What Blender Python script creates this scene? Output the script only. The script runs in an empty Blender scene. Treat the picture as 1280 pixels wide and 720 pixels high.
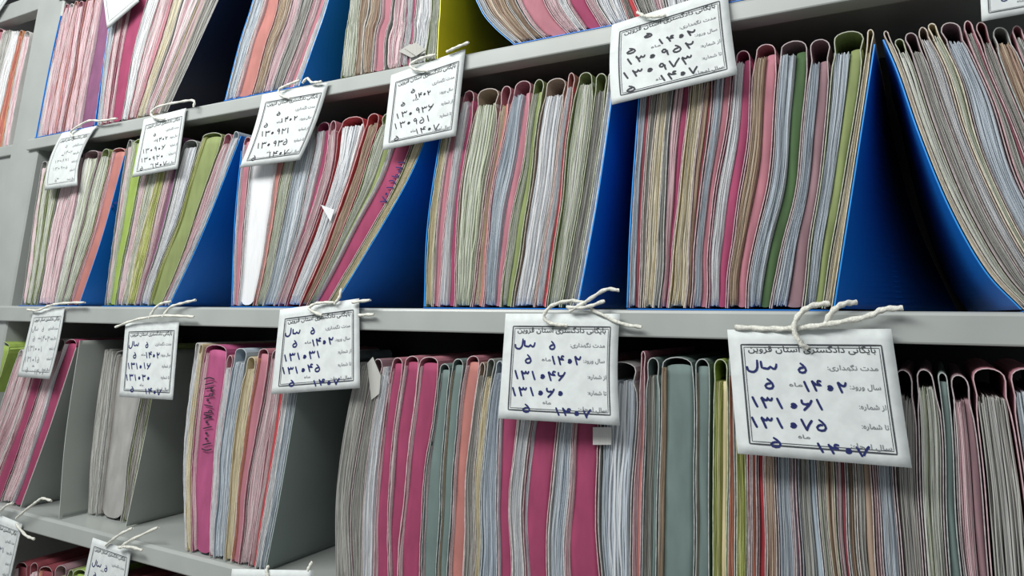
import bpy, math, random
from mathutils import Vector, Matrix

# ------------------------------------------------------------------ camera
random.seed(11)
SC = bpy.context.scene
COL = SC.collection
F, CX, CY = 900.0, 640.0, 168.0
VPX, VPY = -1000.0, 376.0
def unit(v): return v.normalized()
axX = -unit(Vector((VPX - CX, -(VPY - CY), -F)))
axZ = Vector((40.0, 3568.0, -F)); axZ = unit(axZ - axX * axZ.dot(axX))
axY = axZ.cross(axX)
def ray(px, py):
    c = Vector(((px - CX), -(py - CY), -F)) / F
    return Vector((axX.dot(c), axY.dot(c), axZ.dot(c)))
DIST = 0.8 * ray(1050, 388).y
_w0 = ray(640, 386.1)
CAM = -(DIST / _w0.y) * _w0
def P(px, py, Y=0.0):
    w = ray(px, py)
    return CAM + w * ((Y - CAM.y) / w.y)
cam_data = bpy.data.cameras.new('camera')
cam = bpy.data.objects.new('camera', cam_data); COL.objects.link(cam)
rot = Matrix((axX, axY, axZ)).to_4x4()
cam.matrix_world = Matrix.Translation(CAM) @ rot
cam_data.sensor_width = 36.0
cam_data.lens = 36.0 * F / 1280.0
cam_data.shift_y = -(360.0 - CY) / 1280.0
cam_data.clip_start = 0.01
SC.camera = cam

# ------------------------------------------------------------------ light
world = bpy.data.worlds.new('room_light'); SC.world = world; world.use_nodes = True
bg = world.node_tree.nodes['Background']
bg.inputs[0].default_value = (0.92, 0.96, 1.0, 1); bg.inputs[1].default_value = 0.30
def lamp(name, loc, target, sx, sy, power, color):
    d = bpy.data.lights.new(name, 'AREA'); d.shape = 'RECTANGLE'; d.size = sx; d.size_y = sy
    d.energy = power; d.color = color
    o = bpy.data.objects.new(name, d); COL.objects.link(o); o.location = loc
    o.rotation_euler = (Vector(target) - Vector(loc)).to_track_quat('-Z', 'Y').to_euler()
    return o
lamp('ceiling_lamp', (-0.85, -1.25, 1.35), (-0.5, -0.1, -0.1), 1.5, 0.4, 43, (1.0, 0.99, 0.96))
lamp('ceiling_lamp', (0.35, -1.6, 1.35), (0.1, 0.0, -0.1), 1.2, 0.4, 16, (1.0, 0.99, 0.97))
SC.view_settings.view_transform = 'Standard'
SC.view_settings.look = 'None'
SC.view_settings.gamma = 1.0
SC.view_settings.use_curve_mapping = False
SC.view_settings.exposure = 0.0

# ------------------------------------------------------------------ materials
MATS = {}
def mat(name, col, rough=0.8, var=0.12, scale=60.0, stretch=(1, 1, 1), bump=0.0, spec=0.3, metallic=0.0, detail=4.0, lo=None, sat=None):
    if name in MATS: return MATS[name]
    m = bpy.data.materials.new(name); m.use_nodes = True
    nt = m.node_tree; N = nt.nodes; L = nt.links
    b = N['Principled BSDF']
    b.inputs['Roughness'].default_value = rough
    b.inputs['Metallic'].default_value = metallic
    b.inputs['Specular IOR Level'].default_value = spec
    tc = N.new('ShaderNodeTexCoord'); mp = N.new('ShaderNodeMapping')
    mp.inputs['Scale'].default_value = stretch
    nz = N.new('ShaderNodeTexNoise'); nz.inputs['Scale'].default_value = scale; nz.inputs['Detail'].default_value = detail
    rp = N.new('ShaderNodeValToRGB')
    c0 = lo if lo else tuple(c * (1 - var * 2.0) for c in col)
    c1 = tuple(min(1, c * (1 + var * 0.7)) for c in col)
    rp.color_ramp.elements[0].position = 0.32; rp.color_ramp.elements[0].color = (*c0, 1)
    rp.color_ramp.elements[1].position = 0.68; rp.color_ramp.elements[1].color = (*c1, 1)
    L.new(tc.outputs['Object'], mp.inputs[0]); L.new(mp.outputs[0], nz.inputs['Vector'])
    L.new(nz.outputs[0], rp.inputs[0]); L.new(rp.outputs[0], b.inputs['Base Color'])
    if bump:
        bp = N.new('ShaderNodeBump'); bp.inputs['Strength'].default_value = bump; bp.inputs['Distance'].default_value = 0.002
        L.new(nz.outputs[0], bp.inputs['Height']); L.new(bp.outputs[0], b.inputs['Normal'])
    MATS[name] = m
    return m
METAL = mat('painted_metal', (0.37, 0.40, 0.385), 0.3, 0.05, 9, spec=0.5, bump=0.02)
GAP_SHADE = mat('gap_shade_metal', (0.018, 0.019, 0.022), 0.7, 0.15, 9)  # back panel near-black: shade deep in the gaps is put into the colour
# card colours: code -> (word, colour)
CARD = {
 'p': ('dusty pink', (0.52, 0.18, 0.235)), 'm': ('magenta', (0.40, 0.040, 0.135)), 'r': ('red', (0.60, 0.035, 0.05)),
 's': ('salmon', (0.56, 0.20, 0.17)), 'M': ('hot pink', (0.50, 0.075, 0.23)), 'g': ('olive green', (0.27, 0.34, 0.11)), 'G': ('green', (0.07, 0.15, 0.05)),
 'l': ('lime green', (0.34, 0.50, 0.07)), 'y': ('cream', (0.72, 0.60, 0.34)), 'v': ('purple', (0.27, 0.09, 0.21)),
 't': ('teal grey', (0.17, 0.25, 0.235)), 'k': ('grey', (0.30, 0.33, 0.30)), 'n': ('maroon', (0.30, 0.05, 0.07)),
 'o': ('orange', (0.72, 0.28, 0.10)), 'w': ('off-white', (0.72, 0.72, 0.70)), 'u': ('mauve', (0.33, 0.19, 0.22)),
 'd': ('ash grey', (0.44, 0.44, 0.42)), 'b': ('blue grey', (0.40, 0.50, 0.58)), 'a': ('tan', (0.46, 0.33, 0.24)),
}
for _k, (_w, _c) in list(CARD.items()):      # card stock is a little greyer than pure dye
    _g = sum(_c) / 3
    CARD[_k] = (_w, tuple((v * .86 + _g * .14) * .84 for v in _c))
def card_mat(c): return mat('card_' + CARD[c][0].replace(' ', '_').replace('-', '_'), CARD[c][1], 0.75, 0.09, 45, (1, 1, 0.4), 0.12)
def rim_mat(c):
    b = CARD[c][1]; e = tuple(min(0.85, v * 0.55 + 0.33) for v in b)
    return mat('card_rim_' + CARD[c][0].replace(' ', '_').replace('-', '_'), e, 0.8, 0.14, 160)
PAPER = {
 'w': ('white', [(0.74, 0.76, 0.78), (0.62, 0.66, 0.70), (0.80, 0.80, 0.80)]),
 'c': ('cream', [(0.74, 0.68, 0.50), (0.68, 0.62, 0.48), (0.76, 0.74, 0.66)]),
 'b': ('bluish', [(0.58, 0.64, 0.70), (0.68, 0.72, 0.75), (0.50, 0.56, 0.60)]),
 'k': ('pinkish', [(0.76, 0.62, 0.64), (0.74, 0.70, 0.70), (0.68, 0.48, 0.52)]),
 'g': ('greenish', [(0.62, 0.65, 0.59), (0.72, 0.735, 0.70), (0.54, 0.58, 0.46)]),
 'd': ('grey', [(0.46, 0.47, 0.44), (0.58, 0.59, 0.57), (0.40, 0.38, 0.36)]),
 't': ('tan', [(0.52, 0.42, 0.32), (0.62, 0.56, 0.48), (0.44, 0.32, 0.26)]),
 'y': ('yellowish', [(0.48, 0.52, 0.20), (0.60, 0.62, 0.30), (0.68, 0.66, 0.48)]),
 's': ('salmon', [(0.66, 0.34, 0.24), (0.72, 0.56, 0.46), (0.58, 0.22, 0.18)]),
}
def paper_mats(code):
    base = PAPER[code][1]
    return [mat('paper_%s_%s' % (PAPER[code][0].replace(' ', '_'), ['plain', 'shade', 'bright'][i]), c, 0.9, 0.075, 7.0, (330, 40, 4), 0.10, spec=0.15, detail=3)
            for i, c in enumerate(base)]
TAGM = mat('tag_card', (0.64, 0.69, 0.69), 0.7, 0.05, 70, bump=0.15)
INK = mat('blue_ink', (0.012, 0.02, 0.12), 0.6, 0.1, 40)
INKB = mat('black_ink', (0.02, 0.022, 0.035), 0.6, 0.1, 40)
PRINT = mat('printed_black', (0.055, 0.06, 0.07), 0.7, 0.1, 40)
PRINTL = mat('printed_grey', (0.22, 0.23, 0.25), 0.7, 0.1, 40)
STRING = mat('cotton_string', (0.74, 0.75, 0.68), 0.9, 0.14, 420, bump=0.5)

# ------------------------------------------------------------------ helpers
def mesh_obj(name, verts, faces, mats, parent=None, origin=None, midx=None, smooth=False):
    org = origin if origin is not None else (parent['_org'] if parent is not None and '_org' in parent else Vector((0, 0, 0)))
    org = Vector(org)
    me = bpy.data.meshes.new(name)
    me.from_pydata([tuple(Vector(v) - org) for v in verts], [], faces)
    for m in (mats if isinstance(mats, (list, tuple)) else [mats]): me.materials.append(m)
    if midx: me.polygons.foreach_set('material_index', midx)
    if smooth: me.polygons.foreach_set('use_smooth', [True] * len(faces))
    me.update()
    o = bpy.data.objects.new(name, me); COL.objects.link(o)
    if parent is not None: o.parent = parent
    else: o.location = org
    return o
ORG = {}
def thing(name, label, cat, loc, group=None):
    o = bpy.data.objects.new(name, None); COL.objects.link(o); o.location = loc
    o.empty_display_size = 0.02
    o['label'] = label; o['category'] = cat
    if group: o['group'] = group
    ORG[o.name] = Vector(loc)
    return o
def part(name, root, verts, faces, mats, midx=None, smooth=False):
    return mesh_obj(name, verts, faces, mats, root, ORG[root.name], midx, smooth)
def box(x0, x1, y0, y1, z0, z1):
    v = [(x0, y0, z0), (x1, y0, z0), (x1, y1, z0), (x0, y1, z0), (x0, y0, z1), (x1, y0, z1), (x1, y1, z1), (x0, y1, z1)]
    f = [(0, 3, 2, 1), (4, 5, 6, 7), (0, 1, 5, 4), (1, 2, 6, 5), (2, 3, 7, 6), (3, 0, 4, 7)]
    return v, f
def prism_x(profile, x0, x1):
    n = len(profile)
    v = [(x0, y, z) for y, z in profile] + [(x1, y, z) for y, z in profile]
    f = [(i, (i + 1) % n, n + (i + 1) % n, n + i) for i in range(n)]
    f += [tuple(range(n))[::-1], tuple(range(n, 2 * n))]
    return v, f
def merge(*vf):
    V, Fc = [], []
    for v, f in vf:
        k = len(V); V += list(v); Fc += [tuple(i + k for i in q) for q in f]
    return V, Fc
def smooth_line(pts, n):
    """Catmull-Rom through pts, n+1 samples"""
    pts = [Vector(p) for p in pts]
    if len(pts) == 2: return [pts[0].lerp(pts[1], i / n) for i in range(n + 1)]
    out = []; m = len(pts) - 1
    for i in range(n + 1):
        t = i / n * m; k = min(int(t), m - 1); s = t - k
        p1, p2 = pts[k], pts[k + 1]
        p0 = pts[k - 1] if k > 0 else p1 * 2 - p2
        p3 = pts[k + 2] if k + 2 <= m else p2 * 2 - p1
        out.append(0.5 * ((2 * p1) + (p2 - p0) * s + (2 * p0 - 5 * p1 + 4 * p2 - p3) * s * s + (3 * p1 - p0 - 3 * p2 + p3) * s ** 3))
    return out
def tube(pts, r, sides=7, taper=True):
    pts = [Vector(p) for p in pts]; V = []; Fc = []
    for i, p in enumerate(pts):
        d = (pts[min(i + 1, len(pts) - 1)] - pts[max(i - 1, 0)])
        d = d.normalized() if d.length > 1e-9 else Vector((1, 0, 0))
        a = d.cross(Vector((0.13, 0.9, 0.31))).normalized(); b = d.cross(a)
        e = 0.8 if taper and (i == 0 or i == len(pts) - 1) else 1.0
        for k in range(sides):
            t = 2 * math.pi * k / sides
            rr = r * e * (1 + 0.22 * math.cos(2 * t + i * 1.05))       # twisted two-ply cord
            V.append(p + a * math.cos(t) * rr + b * math.sin(t) * rr)
    for i in range(len(pts) - 1):
        for k in range(sides):
            Fc.append((i * sides + k, i * sides + (k + 1) % sides, (i + 1) * sides + (k + 1) % sides, (i + 1) * sides + k))
    Fc.append(tuple(range(sides))); Fc.append(tuple((len(pts) - 1) * sides + k for k in range(sides))[::-1])
    return V, Fc

# ------------------------------------------------------------------ rack
def zof(slope_off, x=640): return P(x, VPY + slope_off * (x - VPX)).z
Z_A, Z_A2 = P(580, 378 - 0.1967 * 1580).z, P(580, 378 - 0.1835 * 1580).z
Z_B, Z_B2 = 0.0, P(640, 417.5).z
Z_C, Z_C2 = P(100, VPY + 0.2572 * 1100).z, P(100, VPY + 0.2790 * 1100).z
Z_D, Z_D2 = P(30, 376 - 0.372 * 1030).z, P(30, 376 - 0.352 * 1030).z
Z_FLOOR = -1.35
X_R = P(1280, 388).x + 0.45
X_PR = P(45, 170).x; X_PL = P(9, 190).x
X_L = X_PL - 0.9
DEPTH = 0.31
rack = thing('shelving_rack', 'pale grey-green metal shelving rack holding rows of coloured case files', 'shelving', (X_PR, 0, Z_FLOOR))
def shelf(z, z2, x0, x1, y0=0.0):
    prof = [(DEPTH, z), (y0 + .0045, z), (y0 + .0016, z - .0012), (y0, z - .0042), (y0, z2 + .0022), (y0 + .0008, z2 + .0006), (y0 + .003, z2),
            (y0 + .034, z2), (y0 + .034, z2 + .003), (y0 + .006, z2 + .003), (y0 + .006, z - .004), (DEPTH, z - .004)]
    v, f = prism_x(prof, x0, x1)
    return part('shelf', rack, v, f, METAL)
X_A0 = P(34, 180).x; X_B0 = P(-30, 385).x; X_C0 = P(-90, 610).x
shelf(Z_A, Z_A2, X_A0, X_R)
shelf(Z_B, Z_B2, X_B0, X_R)
shelf(Z_C, Z_C2, X_C0, X_R)
shelf(Z_D, Z_D2, P(70, 5).x, X_R)
shelf(Z_D, Z_D2, X_L, X_PL - .002, 0.012)
shelf(Z_A, Z_A2, X_L, X_PL - .002, 0.012)
Z_E = Z_C - (Z_B - Z_C) * 1.02
shelf(Z_E, Z_E - (Z_C - Z_C2), X_A0, X_R)
def post(x0, x1):
    prof = [(x0, .30), (x0, .012), (x0 + .003, .008), (x1 - .003, .008), (x1, .012), (x1, .30)]
    V = [(x, y, Z_FLOOR) for x, y in prof] + [(x, y, Z_D + .35) for x, y in prof]; n = len(prof)
    Fc = [(i, (i + 1) % n, n + (i + 1) % n, n + i) for i in range(n)] + [tuple(range(n))[::-1], tuple(range(n, 2 * n))]
    return part('upright', rack, V, Fc, METAL)
post(X_PL, X_PR)
post(X_R, X_R + .05)
v, f = box(X_L, X_PL - .001, .02, .024, Z_FLOOR, Z_A2 + .004)
part('filler_panel', rack, v, f, METAL)
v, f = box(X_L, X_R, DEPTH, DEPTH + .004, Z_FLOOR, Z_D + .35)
part('back_panel', rack, v, f, GAP_SHADE)
v, f = box(X_L - .5, X_R + 1.2, -2.2, 1.0, Z_FLOOR - .02, Z_FLOOR)
fl = mesh_obj('floor', v, f, mat('floor_tile', (0.45, 0.44, 0.41), 0.5, 0.08, 3), origin=Vector((0, 0, Z_FLOOR))); fl['kind'] = 'structure'

# ------------------------------------------------------------------ groups of files
ORD = ['', 'first', 'second', 'third', 'fourth', 'fifth', 'sixth', 'seventh', 'eighth', 'ninth', 'tenth', 'eleventh', 'twelfth', 'thirteenth',
       'fourteenth', 'fifteenth', 'sixteenth', 'seventeenth', 'eighteenth', 'nineteenth', 'twentieth', 'twenty-first', 'twenty-second',
       'twenty-third', 'twenty-fourth', 'twenty-fifth', 'twenty-sixth', 'twenty-seventh', 'twenty-eighth', 'twenty-ninth', 'thirtieth',
       'thirty-first', 'thirty-second', 'thirty-third', 'thirty-fourth', 'thirty-fifth', 'thirty-sixth']
NV = 26
FILES = {}
class Group:
    def __init__(s, Lp, Rp, zbase, y):
        s.y = y; s.wave = .0016; s.ph = y * 900 + zbase * 40
        def conv(pl):
            pts = [P(a, b, y) for a, b in pl]
            q = [Vector((p.x, p.z)) for p in pts]
            dz = zbase - q[0].y
            h = q[-1].y - q[0].y
            return [Vector((p.x, p.y + dz * (1 - (p.y - q[0].y) / h))) for p in q]
        s.L = smooth_line(conv(Lp), 40); s.R = smooth_line(conv(Rp), 40)
        s.H = s.L[-1].y - s.L[0].y
    def at(s, u, v):
        def ev(c):
            t = v * 40; k = max(0, min(39, int(t))); return c[k] + (c[k + 1] - c[k]) * (t - k)
        a, b = ev(s.L), ev(s.R)
        q = a + (b - a) * u
        q.x += s.wave * math.sin(math.pi * max(0, min(1, u))) * (math.sin(8.5 * v + 7 * u + s.ph) + .5 * math.sin(17 * v + 11 * u + s.ph * 2))
        return q
    def width(s, v=.5): return (s.at(1, v) - s.at(0, v)).length

def sheets(xl, xr, ztop, n, y0, mats, rnd, depth, zt_var=.004):
    """stack of n crinkled sheets between rails xl, xr (lists of (x, z))"""
    V, Fc, MI = [], [], []
    N = len(xl)
    ph = [rnd.uniform(0, 6.28) for _ in range(4)]
    cuts = [0.0]
    for k in range(n): cuts.append(cuts[-1] + rnd.uniform(.5, 1.6))
    cuts = [c / cuts[-1] for c in cuts]
    for k in range(n):
        a, b = cuts[k], cuts[k + 1]
        yy = y0 + rnd.uniform(0, .007) * rnd.random()
        nt = rnd.randint(0, 2) if rnd.random() < .4 else 0
        top = rnd.uniform(-zt_var, 0) * (2.2 if rnd.random() < .25 else 1); bot = rnd.uniform(0, .003)
        p1, p2, am = rnd.uniform(0, 6.28), rnd.uniform(0, 6.28), rnd.uniform(.0, .35) * (b - a); kb = rnd.uniform(-.7, .7) * (b - a)
        mi = rnd.choices([0, 1, 2], [5, 2, 3])[0]
        base = len(V)
        for j in range(N):
            t = j / (N - 1)
            L, R = xl[j], xr[j]
            w = R - L
            e = am * math.sin(t * 13 + p1) + am * .5 * math.sin(t * 29 + p2) + kb * max(0, 1 - t / .1)
            fa = min(.96, max(0, a + e)); fb = max(fa + .02, min(1, b - .12 * (b - a) + e))
            A = L + w * fa; B = L + w * fb
            dy = .0009 * math.sin(t * 11 + p2) + .0004 * math.sin(t * 31 + p1) + rnd.uniform(-.0003, .0003)
            if j == N - 1: A.y += top; B.y += top + rnd.uniform(-.001, .001)
            if j == 0: A.y += bot; B.y += bot; dy += rnd.uniform(0, .003)
            V += [(A.x, yy + dy + .0006, A.y), ((A.x + B.x) / 2, yy + dy, (A.y + B.y) / 2), (B.x, yy + dy + .0006, B.y), (B.x, y0 + depth, B.y), (A.x, y0 + depth, A.y)]
        for j in range(N - 1):
            q = base + j * 5
            for i, i2 in ((0, 1), (1, 2), (2, 3), (4, 0)):
                Fc.append((q + i, q + i2, q + 5 + i2, q + 5 + i)); MI.append(mi)
        q = base + (N - 1) * 5
        Fc.append((q, q + 1, q + 2, q + 3, q + 4)); MI.append(mi)
    return V, Fc, MI

def rails(g, u0, u1, w0, w1, vb, vt, n, ins=0.0):
    a, b = [], []
    for j in range(n + 1):
        v = vb + (vt - vb) * j / n
        ua, ub = u0 + w0(v), u1 + w1(v)
        d = (ub - ua) * ins
        a.append(g.at(ua + d, v)); b.append(g.at(ub - d, v))
    return a, b

def loop_cover(root, g, u0, u1, w0, w1, vt, code, y0, depth, rnd, neck, bul=1.0):
    n = NV
    wid = g.width(.9) * (u1 - u0)
    r = max(.004, min(.012, wid * .75))
    vr = vt - r / g.H
    A, B = rails(g, u0, u1, w0, w1, 0.0, vr, n)
    prof = []
    tops = []
    pinch = rnd.uniform(.10, .30) * bul
    for j in range(n + 1):
        t = j / n; v = t * vr
        k = math.exp(-((v - neck) / .035) ** 2) * pinch
        mid = (A[j] + B[j]) / 2
        A[j] = A[j].lerp(mid, .03 + k); B[j] = B[j].lerp(mid, .03 + k)
    skew = rnd.uniform(-.12, .12)
    arc = []
    mid = (A[-1] + B[-1]) / 2; h = (B[-1] - A[-1]) / 2
    for q in range(1, 8):
        th = math.pi * (1 - q / 8)
        arc.append(mid + h * (math.cos(th) + skew * .3 * math.sin(th)) + Vector((0, r * math.sin(th) ** .8)))
    pr = A + arc + B[::-1]
    th = .0007
    V = []; m = len(pr)
    for j, p in enumerate(pr):
        d = (pr[min(j + 1, m - 1)] - pr[max(j - 1, 0)]).normalized()
        nrm = Vector((d.y, -d.x))                  # inward
        yy = y0 + rnd.uniform(-.0006, .0006)
        a, b = p, p + nrm * th * 1.6
        V += [(a.x, yy, a.y), (b.x, yy, b.y), (b.x, y0 + depth, b.y), (a.x, y0 + depth, a.y)]
    Fc, MI = [], []
    for j in range(m - 1):
        q = j * 4
        Fc += [(q, q + 1, q + 5, q + 4), (q + 1, q + 2, q + 6, q + 5), (q + 3, q, q + 4, q + 7)]
        MI += [1, 0, 0]
    part('cover', root, V, Fc, [card_mat(code), rim_mat(code)], MI, smooth=False)
    return A, B

def spine_cover(root, g, u0, u1, w0, w1, vt, code, y0, depth, rnd, bulge=.0022, name='cover', mt=None):
    n = NV
    A, B = rails(g, u0, u1, w0, w1, 0.004, vt, n, .02)
    V, Fc = [], []
    cols = 9
    wdt = (B[-1] - A[-1]).length
    for j in range(n + 1):
        a, b = A[j], B[j]
        t = j / n
        row = [(a, y0 + depth)]
        for k in range(7):
            s = k / 6
            p = a + (b - a) * s
            yy = y0 + bulge * (1 - math.sin(math.pi * s) ** .6) + .0006 * math.sin(t * 14 + s * 4)
            if t > .965: p = p + Vector((0, -(wdt * .08) * abs(2 * s - 1) ** 3 * (t - .965) / .035))
            if t < .03: p = p + Vector((0, (wdt * .12) * abs(2 * s - 1) ** 3 * (.03 - t) / .03))
            row.append((p, yy))
        row.append((b, y0 + depth))
        V += [(p.x, yy, p.y) for p, yy in row]
    for j in range(n):
        for k in range(cols - 1):
            q = j * cols + k
            Fc.append((q, q + 1, q + cols + 1, q + cols))
    Fc.append(tuple(n * cols + k for k in range(cols)))
    o = part(name, root, V, Fc, mt or card_mat(code), smooth=True)
    return o

def build_files(key, spec, Lp, Rp, zbase, y, phrase, grp, depth=.24, drop=.022, seed=1):
    rnd = random.Random(seed)
    g = Group(Lp, Rp, zbase, y)
    toks = []
    for s in spec.split():
        cov, pap = s[0], s[1]; rest = s[2:]
        off = 0.0
        if '@' in rest: rest, o = rest.split('@'); off = float(o) * .001
        mode = 'L'
        pc = cov
        if ':' in rest: rest, pc = rest.split(':')
        if rest[-1] in 'shfq': mode = rest[-1]; rest = rest[:-1]
        toks.append((cov, pap, float(rest), mode, off, pc))
    tot = sum(t[2] for t in toks)
    W = g.width(.5)
    us = [0.0]
    for t in toks: us.append(us[-1] + t[2] / tot)
    def wig(i):
        if i == 0 or i == len(toks): return lambda v: 0.0
        lw = min(us[i] - us[i - 1], us[min(i + 1, len(us) - 1)] - us[i])
        a1, a2, a3 = rnd.uniform(-.27, .27) * lw, rnd.uniform(-.14, .14) * lw, rnd.uniform(-.06, .06) * lw; p1, p2, p3 = (rnd.uniform(0, 6.28) for _ in range(3))
        return lambda v: a1 * math.sin(3.1 * v + p1) + a2 * math.sin(7.3 * v + p2) + a3 * .6 * math.sin(15 * v + p3)
    wf = [wig(i) for i in range(len(toks) + 1)]
    for i, (cov, pap, wpx, mode, off, pcol) in enumerate(toks):
        u0, u1 = us[i], us[i + 1]
        gap = .0004 / W
        u0 += gap; u1 -= gap
        base = g.at((u0 + u1) / 2, 0)
        y0 = y + rnd.uniform(0, .004) + 0
        cw, pw = CARD[cov][0], PAPER[pap][0]
        look = {'L': '%s folder of %s pages' % (cw, pw), 'f': '%s pages, %s cover' % (pw, cw), 'q': '%s folder, broad white sheet' % cw,
                's': 'broad %s folder' % cw, 'h': '%s folder, %s pages' % (cw, pw)}[mode]
        lab = '%s, %s from left, %s' % (look, ORD[i + 1], phrase) if len(toks) > 1 else phrase
        root = thing('case_file', lab, 'file folder', (base.x, y0, base.y), grp)
        FILES[(key, i)] = (root, g, u0, u1, y0)
        vt = 1.0 + off / g.H + rnd.uniform(-.008, .008)
        dep = depth - rnd.uniform(0, .02)
        width_m = W * (u1 - u0)
        a, b = wf[i], wf[i + 1]
        pm = paper_mats(pap)
        if mode == 'f':
            pa, pb = rails(g, u0, u1, a, b, .003, vt, NV, .07)
            n = max(2, min(22, round(width_m / .001)))
            V, Fc, MI = sheets(pa, pb, 0, n, y0 - .001, pm, rnd, dep, .012)
            o = part('papers', root, V, Fc, pm, MI); o['kind'] = 'stuff'
            m = u0 + (u1 - u0) * .05
            spine_cover(root, g, u0, m, a, a, vt - .006, cov, y0 - .001, dep, rnd, .0002)
            continue
        dr = drop * rnd.uniform(.6, 1.25) * (.55 if mode == 's' else 1)
        vn = vt - dr / g.H
        loop_cover(root, g, u0, u1, a, b, vt, cov, y0, dep, rnd, vn, .35 if mode == 's' else 1.0)
        fp = {'L': 1.0, 's': 0.16, 'h': rnd.uniform(.5, .7), 'q': .12}[mode]
        mm = lambda v, a=a, b=b, fp=fp: a(v) * (1 - fp) + b(v) * fp
        m = u0 + (u1 - u0) * fp
        pa, pb = rails(g, u0, m, a, mm, .006, vn, NV, .11 if mode == 'L' else .05)
        if mode != 'L':
            for q in range(len(pa)): pa[q] = pa[q].lerp(pb[q], .04) + Vector((.0009, 0))
        n = max(1, min(20, round(width_m * fp / .00095)))
        V, Fc, MI = sheets(pa, pb, 0, n, y0 + rnd.uniform(-.002, .0015), pm, rnd, dep - .004)
        o = part('papers', root, V, Fc, pm, MI); o['kind'] = 'stuff'
        if mode != 'L':
            spine_cover(root, g, m, u1 - (u1 - u0) * .03, mm, lambda v, b=b, w=(.0009 / W): b(v) - w, vn if mode != 's' else vt - .009 / g.H, cov, y0 + (.0022 if mode != 'q' else .0005), dep - .01, rnd, .0014, 'inner_flap' if mode != 'q' else 'front_sheet',
                        pm[0] if mode == 'q' else card_mat(pcol))
    return g

HOLD = {'blue': (0.005, 0.185, 0.70), 'black': (0.008, 0.010, 0.022), 'yellow': (0.78, 0.66, 0.015), 'grey': (0.31, 0.335, 0.315), 'teal grey': (0.23, 0.28, 0.27)}
def holder(g, colour, label, left=True, right=True, yl=None, yr=None, splay_l=0.0, splay_r=0.0, vt_l=.9, vt_r=.95, depth=.262, base=True, zoff=.0022, offr=0.0, offl=0.0):
    m = mat('plastic_' + colour.replace(' ', '_'), HOLD[colour], 0.42, 0.05, 6, spec=0.45)
    m2 = mat('plastic_rim_' + colour.replace(' ', '_'), tuple(min(.8, c * 1.5 + .02) for c in HOLD[colour]), 0.4, 0.06, 30, spec=0.5)  # front-edge highlight painted in as a brighter tint of the wall colour
    zb = g.at(0, 0).y - zoff
    a0, b0 = g.at(0, 0).x, g.at(1, 0).x
    root = thing('file_holder', label, 'file holder', ((a0 + b0) / 2, g.y, zb), 'file holders between the bundles')
    th = .0016
    def wall(u, sgn, y0, splay, vt, off):
        V, Fc, MI = [], [], []; n = 40
        for j in range(n + 1):
            v = vt * j / n
            p = g.at(u, v); tn = g.at(u, min(1, v + .02)) - g.at(u, max(0, v - .02)); tn.normalize()
            x = p.x + sgn * (off + .0009 / max(.35, abs(tn.y)))
            z = p.y
            for yy, xo in ((y0, 0), (y0, sgn * th), (y0 + .006, 0), (y0 + .006, sgn * th), (y0 + depth, splay * max(0, 1 - v / vt) ** 1.1), (y0 + depth, splay * max(0, 1 - v / vt) ** 1.1 + sgn * th)):
                V.append((x + xo, yy, z))
        for j in range(n):
            q = j * 6; r = q + 6
            for a, b in ((0, 1), (1, 3), (3, 5), (5, 4), (4, 2), (2, 0)):
                Fc.append((q + a, q + b, r + b, r + a)); MI.append(1 if (a, b) in ((0, 1),) else 0)
        Fc += [tuple(n * 6 + k for k in (0, 1, 3, 5, 4, 2)), (2, 4, 5, 3, 1, 0)]; MI += [1, 0]
        w = part('side_wall', root, V, Fc, [m, m2], MI, smooth=False)
        for q, pl in enumerate(w.data.polygons):
            if q < n * 6 and q % 6 in (2, 4): pl.use_smooth = True
    if left: wall(0, -1, yl if yl is not None else g.y + .001, splay_l, vt_l, offl)
    if right: wall(1, 1, yr if yr is not None else g.y + .001, splay_r, vt_r, offr)
    if base:
        v, f = box(a0 - .001, b0 + .001, g.y - (.002 if colour == 'blue' else -.012), g.y + depth, zb - .0004, zb + .0008)
        part('base_plate', root, v, f, m)
    return root

LIFT = .0026
# ---- top row (on shelf A)
G = {}
FAR = 'top row, %s'
G['1a'] = build_files('1a', 'pk9h wk6@-4 sk10h@2 pk10@-3 sk11@3 pk8@0 vk22s@4', [(45, 168), (62, 80), (79, 4)], [(117, 157), (128, 80), (141, -10)], Z_A + LIFT, .004,
    'top row beside the metal post', 'folders in the top row', seed=3, drop=.012)
G['1b'] = build_files('1b', 'wb7 pk6 mk22s kw12@2 pk14h yc9 kk14 yk8 wd12', [(122, 152), (131, 70), (141, 0), (152, -78)], [(208, 139), (240, 70), (272, 0), (300, -62), (308, -84)], Z_A + LIFT, .004,
    'top row left of black divider', 'folders in the top row', seed=4)
G['1c'] = build_files('1c', 'wb16 sk22s at22 uk16 dd14 pk16h ww8', [(282, 120), (300, 50), (316, 0), (340, -90)], [(373, 103), (392, 50), (409, 0), (430, -85), (436, -120)], Z_A + LIFT, .004,
    'top row left of blue divider', 'folders in the top row', seed=5)
G['1d'] = build_files('1d', 'gg16 at10 dt18 pk14s kk18 mw14h ww18 gg12', [(424, 95), (430, 40), (436, 0), (444, -110)], [(545, 70), (547, 30), (549, 0), (552, -130)], Z_A + LIFT, .004,
    'top row left of yellow divider', 'folders in the top row', seed=6)
G['1e'] = build_files('1e', 'bw8 at22 tt12 pk30s pk14 ww9 mk22s pk10 ww22 rd13h dd22 kk11 ww22 pk12h dd14 gw14 pk12 kk12', [(643, 48), (618, 27), (601, 5), (585, -40), (572, -140)], [(935, -8), (938, -80), (940, -160)], Z_A + LIFT, .004,
    'top row right of yellow divider', 'folders in the top row', seed=7)
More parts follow.
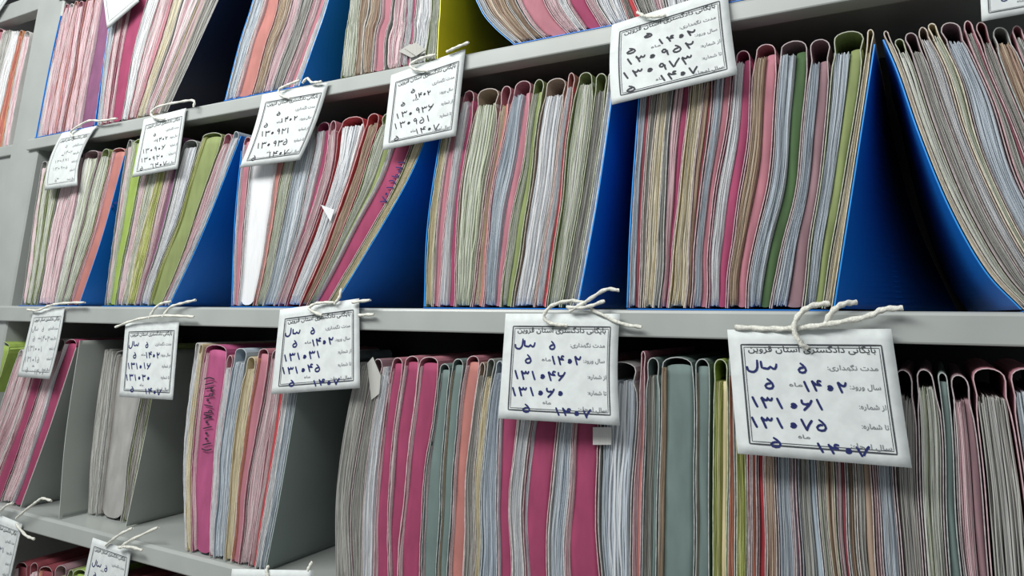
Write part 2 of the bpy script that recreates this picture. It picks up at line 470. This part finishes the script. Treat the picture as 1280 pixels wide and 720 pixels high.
# ---- middle row (on shelf B)
G['2a'] = build_files('2a', 'kk8@-14 gg10@-12 gg8@-4 kk16 uk10 ug14 gg10@3 sk16s@4', [(25, 378), (40, 270), (51, 196)], [(98, 378), (128, 290), (157, 184)], Z_B + LIFT, .005,
    'middle row beside the post', 'folders in the middle row', seed=8, drop=.014)
G['2b'] = build_files('2b', 'kk7 lg14s kk8 yg9 yy12@-2 vk12h kw16@-6 gy18s@4 pk9 bw6', [(130, 377), (141, 290), (158, 175)], [(211, 378), (252, 290), (303, 162)], Z_B + LIFT, .005,
    'second middle-row bundle', 'folders in the middle row', seed=9, drop=.016)
G['2c'] = build_files('2c', 'pw11s@-4 ww34q@-10 sw9s@-5 gg10 db20 mw14h pk12@2 rw26@3 rt16@3 gg14h pw24s:m gc12@-2', [(290, 378), (294, 270), (304, 168)], [(416, 378), (470, 290), (509, 222), (534, 165), (545, 136)], Z_B + LIFT, .005,
    'middle row left of second blue gap', 'folders in the middle row', seed=10)
G['2d'] = build_files('2d', 'gc11@-8 pk10s@-2 pw22h:m ag28@2 pc15h:s@2 pb26h@6 gg16h@3 aw28@2 sw14h:r@6 gg18@4 gd14 wb8@-3', [(531, 379), (536, 270), (560, 116)], [(720, 381), (746, 240), (768, 86)], Z_B + LIFT, .005,
    'middle row left of third blue gap', 'folders in the middle row', seed=12)
G['2e'] = build_files('2e', 'ub15h:n ad8 yc12 kd9 mk13h yc20 ut11h:n pb19h mw24h@2 pt28h@2 ub30h:G@2 ub30h@2 gb28h@2 yc9', [(785, 382), (790, 260), (803, 78)], [(1040, 383), (1064, 230), (1094, 36)], Z_B + LIFT, .005,
    'middle row left of widest gap', 'folders in the middle row', seed=13)
G['2f'] = build_files('2f', 'ac10@4 gg13@-8 ud18@-2 aw22@4 yg12@14 ub28@14 pd20h@14 nd18@10 kt20 pd16 bd12', [(1279, 385), (1232, 335), (1187, 255), (1150, 165), (1124, 90), (1103, 42)], [(1450, 388), (1405, 300), (1350, 200), (1318, 110), (1290, 34)], Z_B + LIFT, .005,
    'middle row right of widest gap', 'folders in the middle row', seed=14)
# ---- lower row (on shelf C)
G['3z'] = build_files('3z', 'lg20s', [(-85, 618), (-50, 520), (-14, 424)], [(-60, 625), (-24, 540), (14, 424)], Z_C + LIFT, .006,
    'lime green folder leaning at the far left of the lower row', 'folders in the lower row', seed=15)
G['3a'] = build_files('3a', 'wk9@-22 pk9@-18 pk10 mk17s dk13 mw14s', [(-42, 625), (-8, 530), (26, 424)], [(24, 634), (62, 530), (97, 424)], Z_C + LIFT, .012,
    'lower row, leftmost pink bundle', 'folders in the lower row', seed=16)
G['3b'] = build_files('3b', 'dd13f@-26 dd38s@-20 gd9@-14 gy11@-4', [(110, 641), (117, 540), (134, 418)], [(166, 655), (186, 560), (212, 424)], Z_C + LIFT, .055,
    'lower row, bundle between grey dividers', 'folders in the lower row', depth=.19, seed=17)
G['3c'] = build_files('3c', 'ww6 yc8 Mk36s@2 pw10@-14 bb20@0 yc13@-12 ps16s@0 uk14 pk12h:r ww8 bb10', [(229, 690), (228, 560), (243, 428)], [(330, 716), (352, 600), (378, 440)], Z_C + LIFT, .006,
    'lower row, bundle with handwritten folder', 'folders in the lower row', seed=18)
G['3d'] = build_files('3d', 'dd26f@-6 ud18@0 ww14f@-10 pk22s:m pk20s:m pk30s:m tk24s@-8 tt18s@-4 pk18s:s ad12@-6 kc9 bb20@-4 pw20s:m ww18@-4 pw30s:m wb20 pk34s:m db38@-4 pk9h:s@6 td14h tt36s@2 tt17s', [(418, 745), (421, 600), (447, 446)], [(888, 850), (886, 640), (888, 446)], Z_C + LIFT, .006,
    'lower row under middle tag', 'folders in the lower row', seed=19)
G['3e'] = build_files('3e', 'ly22h:y ts12 gy16 us9s:r us10 us10s:r at13 ub24 ub9h:m bd26h ug14 gt12 uk12h:n tt14 ad20h pk10 ub22 ud24@2 ug32@1 td14s uk30h:u@-2 pd38@4 pb48@6', [(890, 850), (889, 640), (891, 446)], [(1400, 1060), (1350, 800), (1312, 470)], Z_C + LIFT, .006,
    'lower row under largest tag', 'folders in the lower row', seed=20)
# ---- bottom row (on shelf E), only the tops show
G['4a'] = build_files('4a', 'nk11s nk12 ns12s uy8 gy7 lg12s bb6 lg10s nk14s nk12 uk12 ak10 kd10 uk12', [(-12, 1010), (18, 700)], [(300, 1100), (262, 735)], Z_E + LIFT, .012,
    'bottom row at lower left', 'folders in the bottom row', seed=21)
# ---- far bay left of the post
G['0'] = build_files('0', 'pk16s wd14f ww12f os8h wk10', [(-48, 192), (-28, 100), (-6, 36)], [(9, 182), (20, 120), (38, 38)], Z_A + LIFT, .02,
    'far bay left of the post', 'folders left of the post', depth=.2, seed=22)

# ---- holders
holder(G['1a'], 'blue', 'blue file holder in the top row beside the metal post', vt_r=.9)
holder(G['1b'], 'black', 'black file holder in the top row, its dark right wall exposed', left=False)
holder(G['1c'], 'blue', 'blue file holder in the top row, second gap from the left')
holder(G['1d'], 'yellow', 'yellow file holder standing in the top row', left=False)
holder(G['1e'], 'blue', 'blue file holder with curved wall right of the yellow one', right=False)
holder(G['2a'], 'blue', 'blue file holder in the middle row beside the post', left=False)
holder(G['2b'], 'blue', 'blue file holder in the middle row around green-striped second bundle', left=False, vt_r=.97)
holder(G['2c'], 'blue', 'blue file holder in the middle row around the third bundle', vt_r=.93)
holder(G['2d'], 'blue', 'blue file holder in the middle row around the fourth bundle', vt_r=.97)
holder(G['2e'], 'blue', 'blue file holder forming left side of the widest blue gap', splay_r=.125, vt_r=.95)
holder(G['2f'], 'blue', 'blue file holder with curved wall at the right end', right=False, splay_l=-.035, vt_l=.97)
holder(G['3a'], 'grey', 'grey file holder in the lower row under the leftmost tag', left=False, offr=.001)
holder(G['3b'], 'grey', 'grey file holder with empty front in the lower row', yl=.008, yr=.04, offl=.014, vt_l=.97, depth=.24)
holder(G['3c'], 'teal grey', 'teal grey file holder around the bundle with handwritten folder', left=False)
holder(G['3d'], 'teal grey', 'dark teal file holder under the middle tag', left=False, right=False)

# ------------------------------------------------------------------ lettering
AR = {  # isolated, final, initial, medial
 'ا': (0xFE8D, 0xFE8E, 0, 0), 'ب': (0xFE8F, 0xFE90, 0xFE91, 0xFE92), 'ی': (0xFBFC, 0xFBFD, 0xFBFE, 0xFBFF), 'گ': (0xFB92, 0xFB93, 0xFB94, 0xFB95),
 'ن': (0xFEE5, 0xFEE6, 0xFEE7, 0xFEE8), 'د': (0xFEA9, 0xFEAA, 0, 0), 'س': (0xFEB1, 0xFEB2, 0xFEB3, 0xFEB4), 'ت': (0xFE95, 0xFE96, 0xFE97, 0xFE98),
 'ر': (0xFEAD, 0xFEAE, 0, 0), 'ق': (0xFED5, 0xFED6, 0xFED7, 0xFED8), 'ز': (0xFEAF, 0xFEB0, 0, 0), 'و': (0xFEED, 0xFEEE, 0, 0),
 'م': (0xFEE1, 0xFEE2, 0xFEE3, 0xFEE4), 'ه': (0xFEE9, 0xFEEA, 0xFEEB, 0xFEEC), 'ل': (0xFEDD, 0xFEDE, 0xFEDF, 0xFEE0), 'ش': (0xFEB5, 0xFEB6, 0xFEB7, 0xFEB8),
 'ح': (0xFEA1, 0xFEA2, 0xFEA3, 0xFEA4), 'ء': (0xFE80, 0, 0, 0)}
def shape(s):
    out = []
    for i, c in enumerate(s):
        if c not in AR: out.append(c); continue
        f = AR[c]
        prev = i > 0 and s[i - 1] in AR and AR[s[i - 1]][2] and f[1]
        nxt = i + 1 < len(s) and s[i + 1] in AR and AR[s[i + 1]][1] and f[2]
        k = 3 if prev and nxt else 1 if prev else 2 if nxt else 0
        out.append(chr(f[k] if f[k] else f[0]))
    return ''.join(reversed(out))
TXT = {}
def text_mesh(s):
    if s in TXT: return TXT[s]
    c = bpy.data.curves.new('text_source', 'FONT'); c.body = shape(s); c.resolution_u = 1; c.offset = .012
    o = bpy.data.objects.new('text_source', c); COL.objects.link(o)
    bpy.context.view_layer.update()
    me = bpy.data.meshes.new_from_object(o.evaluated_get(bpy.context.evaluated_depsgraph_get()))
    vs = [(v.co.x, v.co.y) for v in me.vertices]; fs = [tuple(p.vertices) for p in me.polygons]
    bpy.data.objects.remove(o); bpy.data.meshes.remove(me); bpy.data.curves.remove(c)
    x0 = min(a for a, b in vs); x1 = max(a for a, b in vs)
    TXT[s] = ([((a - x0) / (x1 - x0), b) for a, b in vs], fs, x1 - x0)
    return TXT[s]
DIG = {
 '1': [[(.22, 1), (.45, .5), (.72, 0)]],
 '2': [[(.95, 1), (.82, .68), (.5, .68), (.12, 1)], [(.12, 1), (.3, .5), (.5, 0)]],
 '3': [[(1, .98), (.9, .72), (.7, .74), (.6, .95), (.52, .72), (.32, .72), (.05, 1)], [(.05, 1), (.25, .5), (.42, 0)]],
 '4': [[(.98, .95), (.65, 1), (.6, .75), (.95, .62), (.4, .66), (.05, 1)], [(.05, 1), (.25, .5), (.45, 0)]],
 '5': [[(.32, 1), (.7, .68), (.9, .3), (.68, .02), (.25, .05), (.12, .3), (.4, .52), (.66, .48)]],
 '6': [[(.1, 1), (.14, .66), (.45, .56), (.74, .66)], [(.98, 1), (.7, .55), (.15, 0)]],
 '7': [[(.0, 1), (.22, .45), (.42, .0)], [(.42, 0), (.62, .45), (1, 1)]],
 '8': [[(0, 0), (.3, .5), (.5, 1)], [(.5, 1), (.7, .5), (1, 0)]],
 '9': [[(.75, .7), (.5, 1), (.25, .72), (.5, .52), (.78, .7), (.8, .35), (.9, 0)]],
 '0': [[(.3, .42), (.5, .3), (.68, .42), (.5, .52), (.36, .4)]],
 'S': [[(1.05, .85), (1.0, .35), (.9, .32), (.82, .52), (.74, .3), (.62, .34), (.53, .36)], [(.53, .36), (.51, 1.15)],
       [(.38, 1.3), (.36, .4), (.22, 0), (.03, .15), (.0, .6)]],
 '/': [[(.7, 1), (.3, 0)]], '-': [[(.1, .45), (.9, .5)]], '(': [[(.7, 1.1), (.35, .5), (.7, -.1)]], ')': [[(.3, 1.1), (.65, .5), (.3, -.1)]],
}
def ribbon(pts, w, surf, asp, n=8):
    """flat pen stroke in (u, v) space; asp = height / width of the surface"""
    P2 = smooth_line([Vector((a, b)) for a, b in pts], max(3, n if len(pts) > 2 else 4))
    V, Fc = [], []
    for i, p in enumerate(P2):
        d = P2[min(i + 1, len(P2) - 1)] - P2[max(i - 1, 0)]
        d = Vector((d.x, d.y * asp)); d = d.normalized() if d.length > 1e-9 else Vector((1, 0))
        nn = Vector((-d.y, d.x / asp)) * w * .5
        e = .7 if i in (0, len(P2) - 1) else 1
        V += [surf(p.x + nn.x * e, p.y + nn.y * e), surf(p.x - nn.x * e, p.y - nn.y * e)]
    for i in range(len(P2) - 1):
        q = i * 2; Fc.append((q, q + 1, q + 3, q + 2))
    return V, Fc

PRINTED = [('بایگانی دادگستری استان قزوین', .115, .885, .175, .048, PRINT), ('مدت نگهداری:', .58, .885, .305, .038, PRINTL), ('سال ورود:', .70, .885, .445, .04, PRINTL),
           ('ماه', .34, .42, .44, .032, PRINTL), ('از شماره:', .74, .9, .59, .04, PRINTL), ('تا شماره:', .74, .9, .735, .04, PRINTL), ('سال امحاء:', .66, .9, .885, .04, PRINTL), ('ماه', .36, .43, .84, .032, PRINTL)]
def make_tag(label, corners, rows, strings, lmid=0, rmid=0, y0=-.006, curl=.012, ink=INK, lw=1.0, group='index tags', fold=0.0, detail=True, strw=.0023, hand=1.0, tsag=0):
    TL, TR, BR, BL = [Vector(c) for c in corners]
    def surf(u, v, lift=0.0, off=0.0):
        vv = max(0, min(1, v))
        L = TL.lerp(BL, v); R = TR.lerp(BR, v)
        L.x += lmid * 4 * vv * (1 - vv); R.x += rmid * 4 * vv * (1 - vv)
        p = L.lerp(R, u)
        p.y += tsag * 4 * u * (1 - u) * (1 - vv)
        Y = y0 - curl * vv * vv - .003 * math.sin(3.1 * vv) * (1 - .5 * u) - .002 * math.sin(2.5 * u + 1) - fold * u
        Y -= lift
        return P(p.x, p.y, Y)
    base = surf(.5, 0)
    root = thing('paper_tag', label, 'tag', base, group)
    n = 12; V, Fc = [], []
    for lift in (0, -.0005):
        for j in range(n + 1):
            for i in range(n + 1): V.append(surf(i / n, j / n, lift))
    m = (n + 1) ** 2
    for j in range(n):
        for i in range(n):
            q = j * (n + 1) + i
            Fc.append((q, q + n + 1, q + n + 2, q + 1)); Fc.append((m + q, m + q + 1, m + q + n + 2, m + q + n + 1))
    ring = [i for i in range(n + 1)] + [(j + 1) * (n + 1) + n for j in range(n)] + [n * (n + 1) + i for i in range(n - 1, -1, -1)] + [j * (n + 1) for j in range(n - 1, 0, -1)]
    for a, b in zip(ring, ring[1:] + ring[:1]): Fc.append((a, b, m + b, m + a))
    part('card', root, V, Fc, TAGM, smooth=True)
    w_m = (surf(1, .5) - surf(0, .5)).length; h_m = (surf(.5, 1) - surf(.5, 0)).length; asp = h_m / w_m
    sf = lambda u, v: surf(u, v, .0005)
    # printed frame
    fr = []
    for ins, w in ((0, .010), (.016, .004)):
        x0, x1, t0, t1 = .075 + ins, .925 - ins, .12 + ins / asp, .91 - ins / asp
        for a, b in (((x0, t0), (x1, t0)), ((x1, t0), (x1, t1)), ((x1, t1), (x0, t1)), ((x0, t1), (x0, t0))):
            pts = [(a[0] + (b[0] - a[0]) * k / 8, a[1] + (b[1] - a[1]) * k / 8) for k in range(9)]
            fr.append(ribbon(pts, w * lw, sf, asp, 16))
    V, Fc = merge(*fr); part('printed_frame', root, V, Fc, PRINT)
    if detail:
        for s, x0, x1, v, hgt, mm in PRINTED:
            vs, fs, wid = text_mesh(s)
            H = hgt * 1.3
            VV = [surf(x0 + a * (x1 - x0), v - b * H, .0005) for a, b in vs]
            part('printed_text', root, VV, fs, mm)
    # handwriting
    st = []
    rnd = random.Random(hash(label) & 0xff if False else len(label) * 7 + int(TL.x))
    for s, x, v, cw, ch in rows:
        for c in s:
            w = cw * (1.9 if c == 'S' else .8 if c == '1' else 1)
            if c != ' ':
                for k in DIG[c]:
                    jx, jy = rnd.uniform(-.004, .004), rnd.uniform(-.006, .006)
                    st.append(ribbon([(x + jx + a * w * .8, v + jy - b * ch) for a, b in k], (.024 if c == '0' else .0145) * hand, sf, asp, 10))
            x += w
    if st:
        V, Fc = merge(*st); part('handwriting', root, V, Fc, ink)
    if strings:
        for pl in strings:
            q = [P(pt[0], pt[1], -(pt[2] if len(pt) > 2 else .013)) for pt in pl]
            V, Fc = tube(smooth_line(q, 10 * (len(q) - 1)), strw)
            part('string', root, V, Fc, STRING, smooth=True)
    return root

def std_rows(a, b, y1='1402', y2='1407'):
    return [('5', .40, .33, .07, .075), ('S', .10, .335, .11, .075), ('5', .19, .47, .075, .08), (y1, .42, .475, .072, .082),
            (a, .10, .62, .083, .085), (b, .09, .775, .083, .085), ('5', .19, .925, .085, .075), (y2, .46, .945, .085, .075)]
make_tag('largest white index tag, numbers 131061 and 131075, lower right under middle shelf', [(909, 412), (1114, 411), (1140, 585), (922, 567)],
         std_rows('131061', '131075'),
         [[(1010, 435, .016), (1002, 430, .02), (993, 414, .021), (997, 396, .02), (1013, 383, .012), (1037, 379, .006)],
          [(1030, 408, .016), (1040, 390, .018), (1054, 380, .012), (1071, 378, .004)],
          [(918, 409), (961, 411), (998, 410, .016), (1037, 405, .018), (1083, 396, .014), (1104, 387, .012), (1129, 385)]], y0=-.010, curl=.010, strw=.0030)
make_tag('white index tag, numbers 131046 and 131060, under middle shelf near centre', [(632, 392), (775, 392), (775, 532), (623, 523)],
         std_rows('131046', '131060'),
         [[(709, 407, .014), (688, 404, .018), (680, 395, .019), (690, 382, .018), (713, 376, .012), (733, 379, .01)],
          [(712, 389, .018), (734, 376, .018), (757, 362, .014), (774, 363, .012)], [(708, 384, .018), (732, 384, .018), (756, 376, .012)],
          [(738, 386, .012), (776, 404, .010), (802, 409, .008)]], rmid=-3, y0=-.009, curl=.010)
make_tag('white index tag, numbers 131031 and 131045, knotted below the second blue gap', [(350, 387), (449, 373), (450, 485), (339, 493)],
         std_rows('131031', '131045'),
         [[(402, 394), (390, 389, .016), (387, 384, .016), (397, 379, .014), (418, 378, .01)], [(418, 380, .012), (424, 372, .012), (427, 360, .01)], [(440, 378), (463, 375)], [(448, 394, .008), (468, 393, .008)]], lmid=0, curl=.008)
make_tag('small grey-white index tag, numbers 131016 and 131030, above grey holder', [(157, 404), (224, 401), (216, 500), (149, 496)],
         std_rows('131016', '131030'),
         [[(144, 409), (169, 400, .016), (198, 395, .018), (223, 395), (243, 396)], [(186, 398, .018), (194, 385, .016), (203, 379, .01), (214, 377, .004)], [(203, 396, .018), (213, 384, .014), (228, 379, .008), (245, 375, .006)]], curl=.008)
make_tag('narrow faded index tag hanging leftmost below the middle shelf', [(42, 387), (81, 384), (62, 474), (22, 471)],
         std_rows('131001', '131015'),
         [[(34, 387), (47, 388, .015), (62, 382, .015), (80, 379), (106, 378)]], rmid=2, curl=.006, ink=PRINTL, lw=.6, hand=.6)
make_tag('white index tag, numbers 130952 and 130973, hanging from upper shelf right of centre', [(765, 31), (909, -15), (922, 93), (765, 131)],
         [('5', .28, .29, .1, .05), ('5', .13, .43, .11, .065), ('1402', .40, .425, .085, .07), ('130952', .13, .57, .10, .085), ('130973', .10, .735, .10, .09), ('5', .12, .89, .10, .07), ('1407', .39, .87, .085, .08)],
         [[(796, 15), (806, 20, .016), (820, 21, .016), (833, 19)]], lmid=-3, rmid=-1, curl=.012, ink=INKB)
make_tag('white index tag, numbers 130936 and 130951, hanging from upper shelf near yellow holder', [(489, 94), (582, 61), (570, 170), (478, 188)],
         [('5', .30, .33, .08, .05), ('5', .18, .46, .08, .05), ('1402', .36, .42, .06, .06), ('130936', .13, .62, .09, .075), ('130951', .12, .75, .09, .08), ('5', .14, .90, .09, .06), ('1407', .42, .88, .09, .07)],
         [[(535, 89), (519, 87, .016), (513, 81, .016), (526, 73, .015), (545, 68)], [(558, 65), (571, 59), (586, 53)]], lmid=0, curl=.008, ink=INKB, hand=.8)
make_tag('slanting white index tag under the top row, left of green loops', [(328, 118), (411, 103), (375, 200), (299, 210)],
         [('5', .30, .33, .08, .05), ('5', .15, .47, .08, .06), ('1402', .40, .44, .07, .06), ('130921', .14, .60, .085, .075), ('130935', .14, .76, .09, .08), ('5', .14, .92, .09, .07), ('1407', .40, .90, .09, .07)],
         [[(362, 123), (351, 119, .016), (349, 112, .016), (360, 106, .015), (375, 100)], [(378, 104), (384, 98), (390, 103), (402, 102)]], lmid=3, rmid=3, curl=.008, ink=INKB, hand=.8)
make_tag('grey-white index tag on upper shelf, below the black divider', [(180, 149), (233, 135), (222, 211), (165, 222)],
         [('5', .30, .35, .08, .05), ('1402', .40, .46, .07, .06), ('130906', .12, .62, .09, .08), ('130920', .12, .77, .09, .08), ('5', .14, .90, .09, .07), ('1407', .40, .90, .09, .07)],
         [[(206, 149), (193, 147, .016), (189, 141, .016), (199, 133, .015), (227, 127), (242, 126), (242, 134)]], curl=.006, ink=INKB, lw=.7, hand=.7)
make_tag('curled pale index tag on upper shelf beside the post', [(78, 166), (122, 157), (97, 232), (56, 238)],
         [('5', .35, .30, .08, .05), ('1402', .40, .42, .07, .05), ('130891', .2, .55, .08, .05), ('130905', .2, .68, .08, .05), ('5', .3, .88, .08, .04)],
         [[(91, 171), (88, 166, .014), (94, 160, .014), (111, 151), (126, 151), (146, 148)]], lmid=-6, rmid=-8, curl=.006, ink=PRINTL, lw=.5, hand=.5)
make_tag('pointed white tag corner hanging in front of top row pink folders', [(124, -44), (160, -62), (174, 2), (134, 37)], [], [], curl=.004, lw=.6, detail=False)
make_tag('white tag fragment at the upper right corner', [(1222, -75), (1345, -90), (1352, 4), (1227, 27)], [('5', .2, .8, .1, .1), ('1407', .46, .8, .08, .09)], [], curl=.004)
make_tag('grey-white index tag cut by the left edge, below lower shelf', [(-8, 640), (28, 655), (8, 745), (-34, 738)],
         [('131121', .12, .45, .1, .07)],
         [[(-2, 641), (8, 632, .014), (16, 629)], [(20, 648), (33, 637, .016), (46, 627, .014), (53, 623, .01), (64, 626, .01)], [(20, 655, .012), (32, 669, .012), (43, 674, .012)]], curl=.004, lw=.6, hand=.7)
make_tag('grey-white index tag with blue writing below lower shelf, left', [(116, 672), (164, 688), (152, 775), (98, 752)],
         [('5', .42, .42, .09, .09), ('S', .12, .42, .13, .09), ('5', .2, .58, .09, .09), ('1402', .42, .58, .09, .09), ('131136', .1, .74, .1, .09)],
         [[(131, 682, .012), (150, 668, .012), (166, 660, .004)], [(150, 685, .014), (162, 676, .012), (198, 659, .0)], [(148, 684, .014), (164, 684, .014), (178, 688, .012)]], curl=.004, lw=.8)
make_tag('bright white index tag cut by the bottom edge, under teal folders', [(290, 711), (392, 713), (386, 812), (280, 808)], [],
         [[(335, 722), (333, 713, .012), (336, 707, .008)], [(384, 714, .014), (388, 706, .010), (390, 703, .006)]], curl=.004)
make_tag('white tag fragment at the upper left corner', [(-42, -10), (24, -22), (-4, 20), (-60, 34)], [], [], y0=.004, curl=.004, detail=False, lw=.5)

# ------------------------------------------------------------------ handwriting on covers
def cover_note(key, p0, p1, size, s, ink, off=.0016):
    root, g, u0, u1, y0 = FILES[key]
    a, b = Vector(p0), Vector(p1); d = (b - a); L = d.length; d /= L; nn = Vector((d.y, -d.x))
    n = len(s); cw = L / n; st = []
    sf = lambda x, y: P(x, y, y0 - off)
    for i, c in enumerate(s):
        if c == ' ': continue
        for k in DIG[c]:
            st.append(ribbon([tuple(a + d * (i * cw + q[0] * cw * .85) + nn * (q[1] - .5) * size) for q in k], 1.5, sf, 1.0, 8))
    V, Fc = merge(*st); o = part('handwriting', root, V, Fc, ink); o['label'] = 'handwritten number running down the folder edge'
cover_note(('3c', 2), (262, 470), (258, 566), 11, '(1390/9801001)', INKB)
cover_note(('2c', 10), (503, 200), (478, 255), 8, '139(108', INK)
cover_note(('2a', 7), (146, 250), (138, 262), 6, '9-', INK)
r_, g_, u0_, u1_, y_ = FILES[('3d', 16)]
q = [P(741, 534, y_ - .004), P(764, 534, y_ - .004), P(764, 556, y_ - .004), P(741, 556, y_ - .004)]
V = q + [p + Vector((0, .0006, 0)) for p in q]
o = part('sticker', r_, V, [(0, 3, 2, 1), (4, 5, 6, 7), (0, 1, 5, 4), (1, 2, 6, 5), (2, 3, 7, 6), (3, 0, 4, 7)], paper_mats('d')[1]); o['label'] = 'small square grey sticker'
def scrap(key, pts, code, dy=.004, name='torn_sheet'):
    root, g, u0, u1, y0 = FILES[key]
    c = [P(a, b, y0 - dy - .0015 * (k % 2)) for k, (a, b) in enumerate(pts)]
    n = len(c); V = c + [p + Vector((0, .0004, 0)) for p in c]
    Fc = [tuple(range(n))[::-1], tuple(range(n, 2 * n))] + [(i, (i + 1) % n, n + (i + 1) % n, n + i) for i in range(n)]
    part(name, root, V, Fc, paper_mats(code)[0])
scrap(('2c', 7), [(401, 256), (418, 262), (413, 277)], 'w')
#scrap(('2c', 7), [(404, 172), (424, 167), (441, 180), (426, 214), (409, 238), (398, 214)], 'w', .003)
scrap(('1d', 5), [(498, 64), (512, 55), (528, 60), (532, 66), (514, 72)], 'd')
scrap(('1d', 6), [(505, 60), (520, 53), (532, 62), (520, 70)], 'd', .006)
scrap(('3d', 2), [(459, 454), (466, 446), (476, 470), (474, 492), (464, 500)], 'd', .003)
print('files', len(FILES))
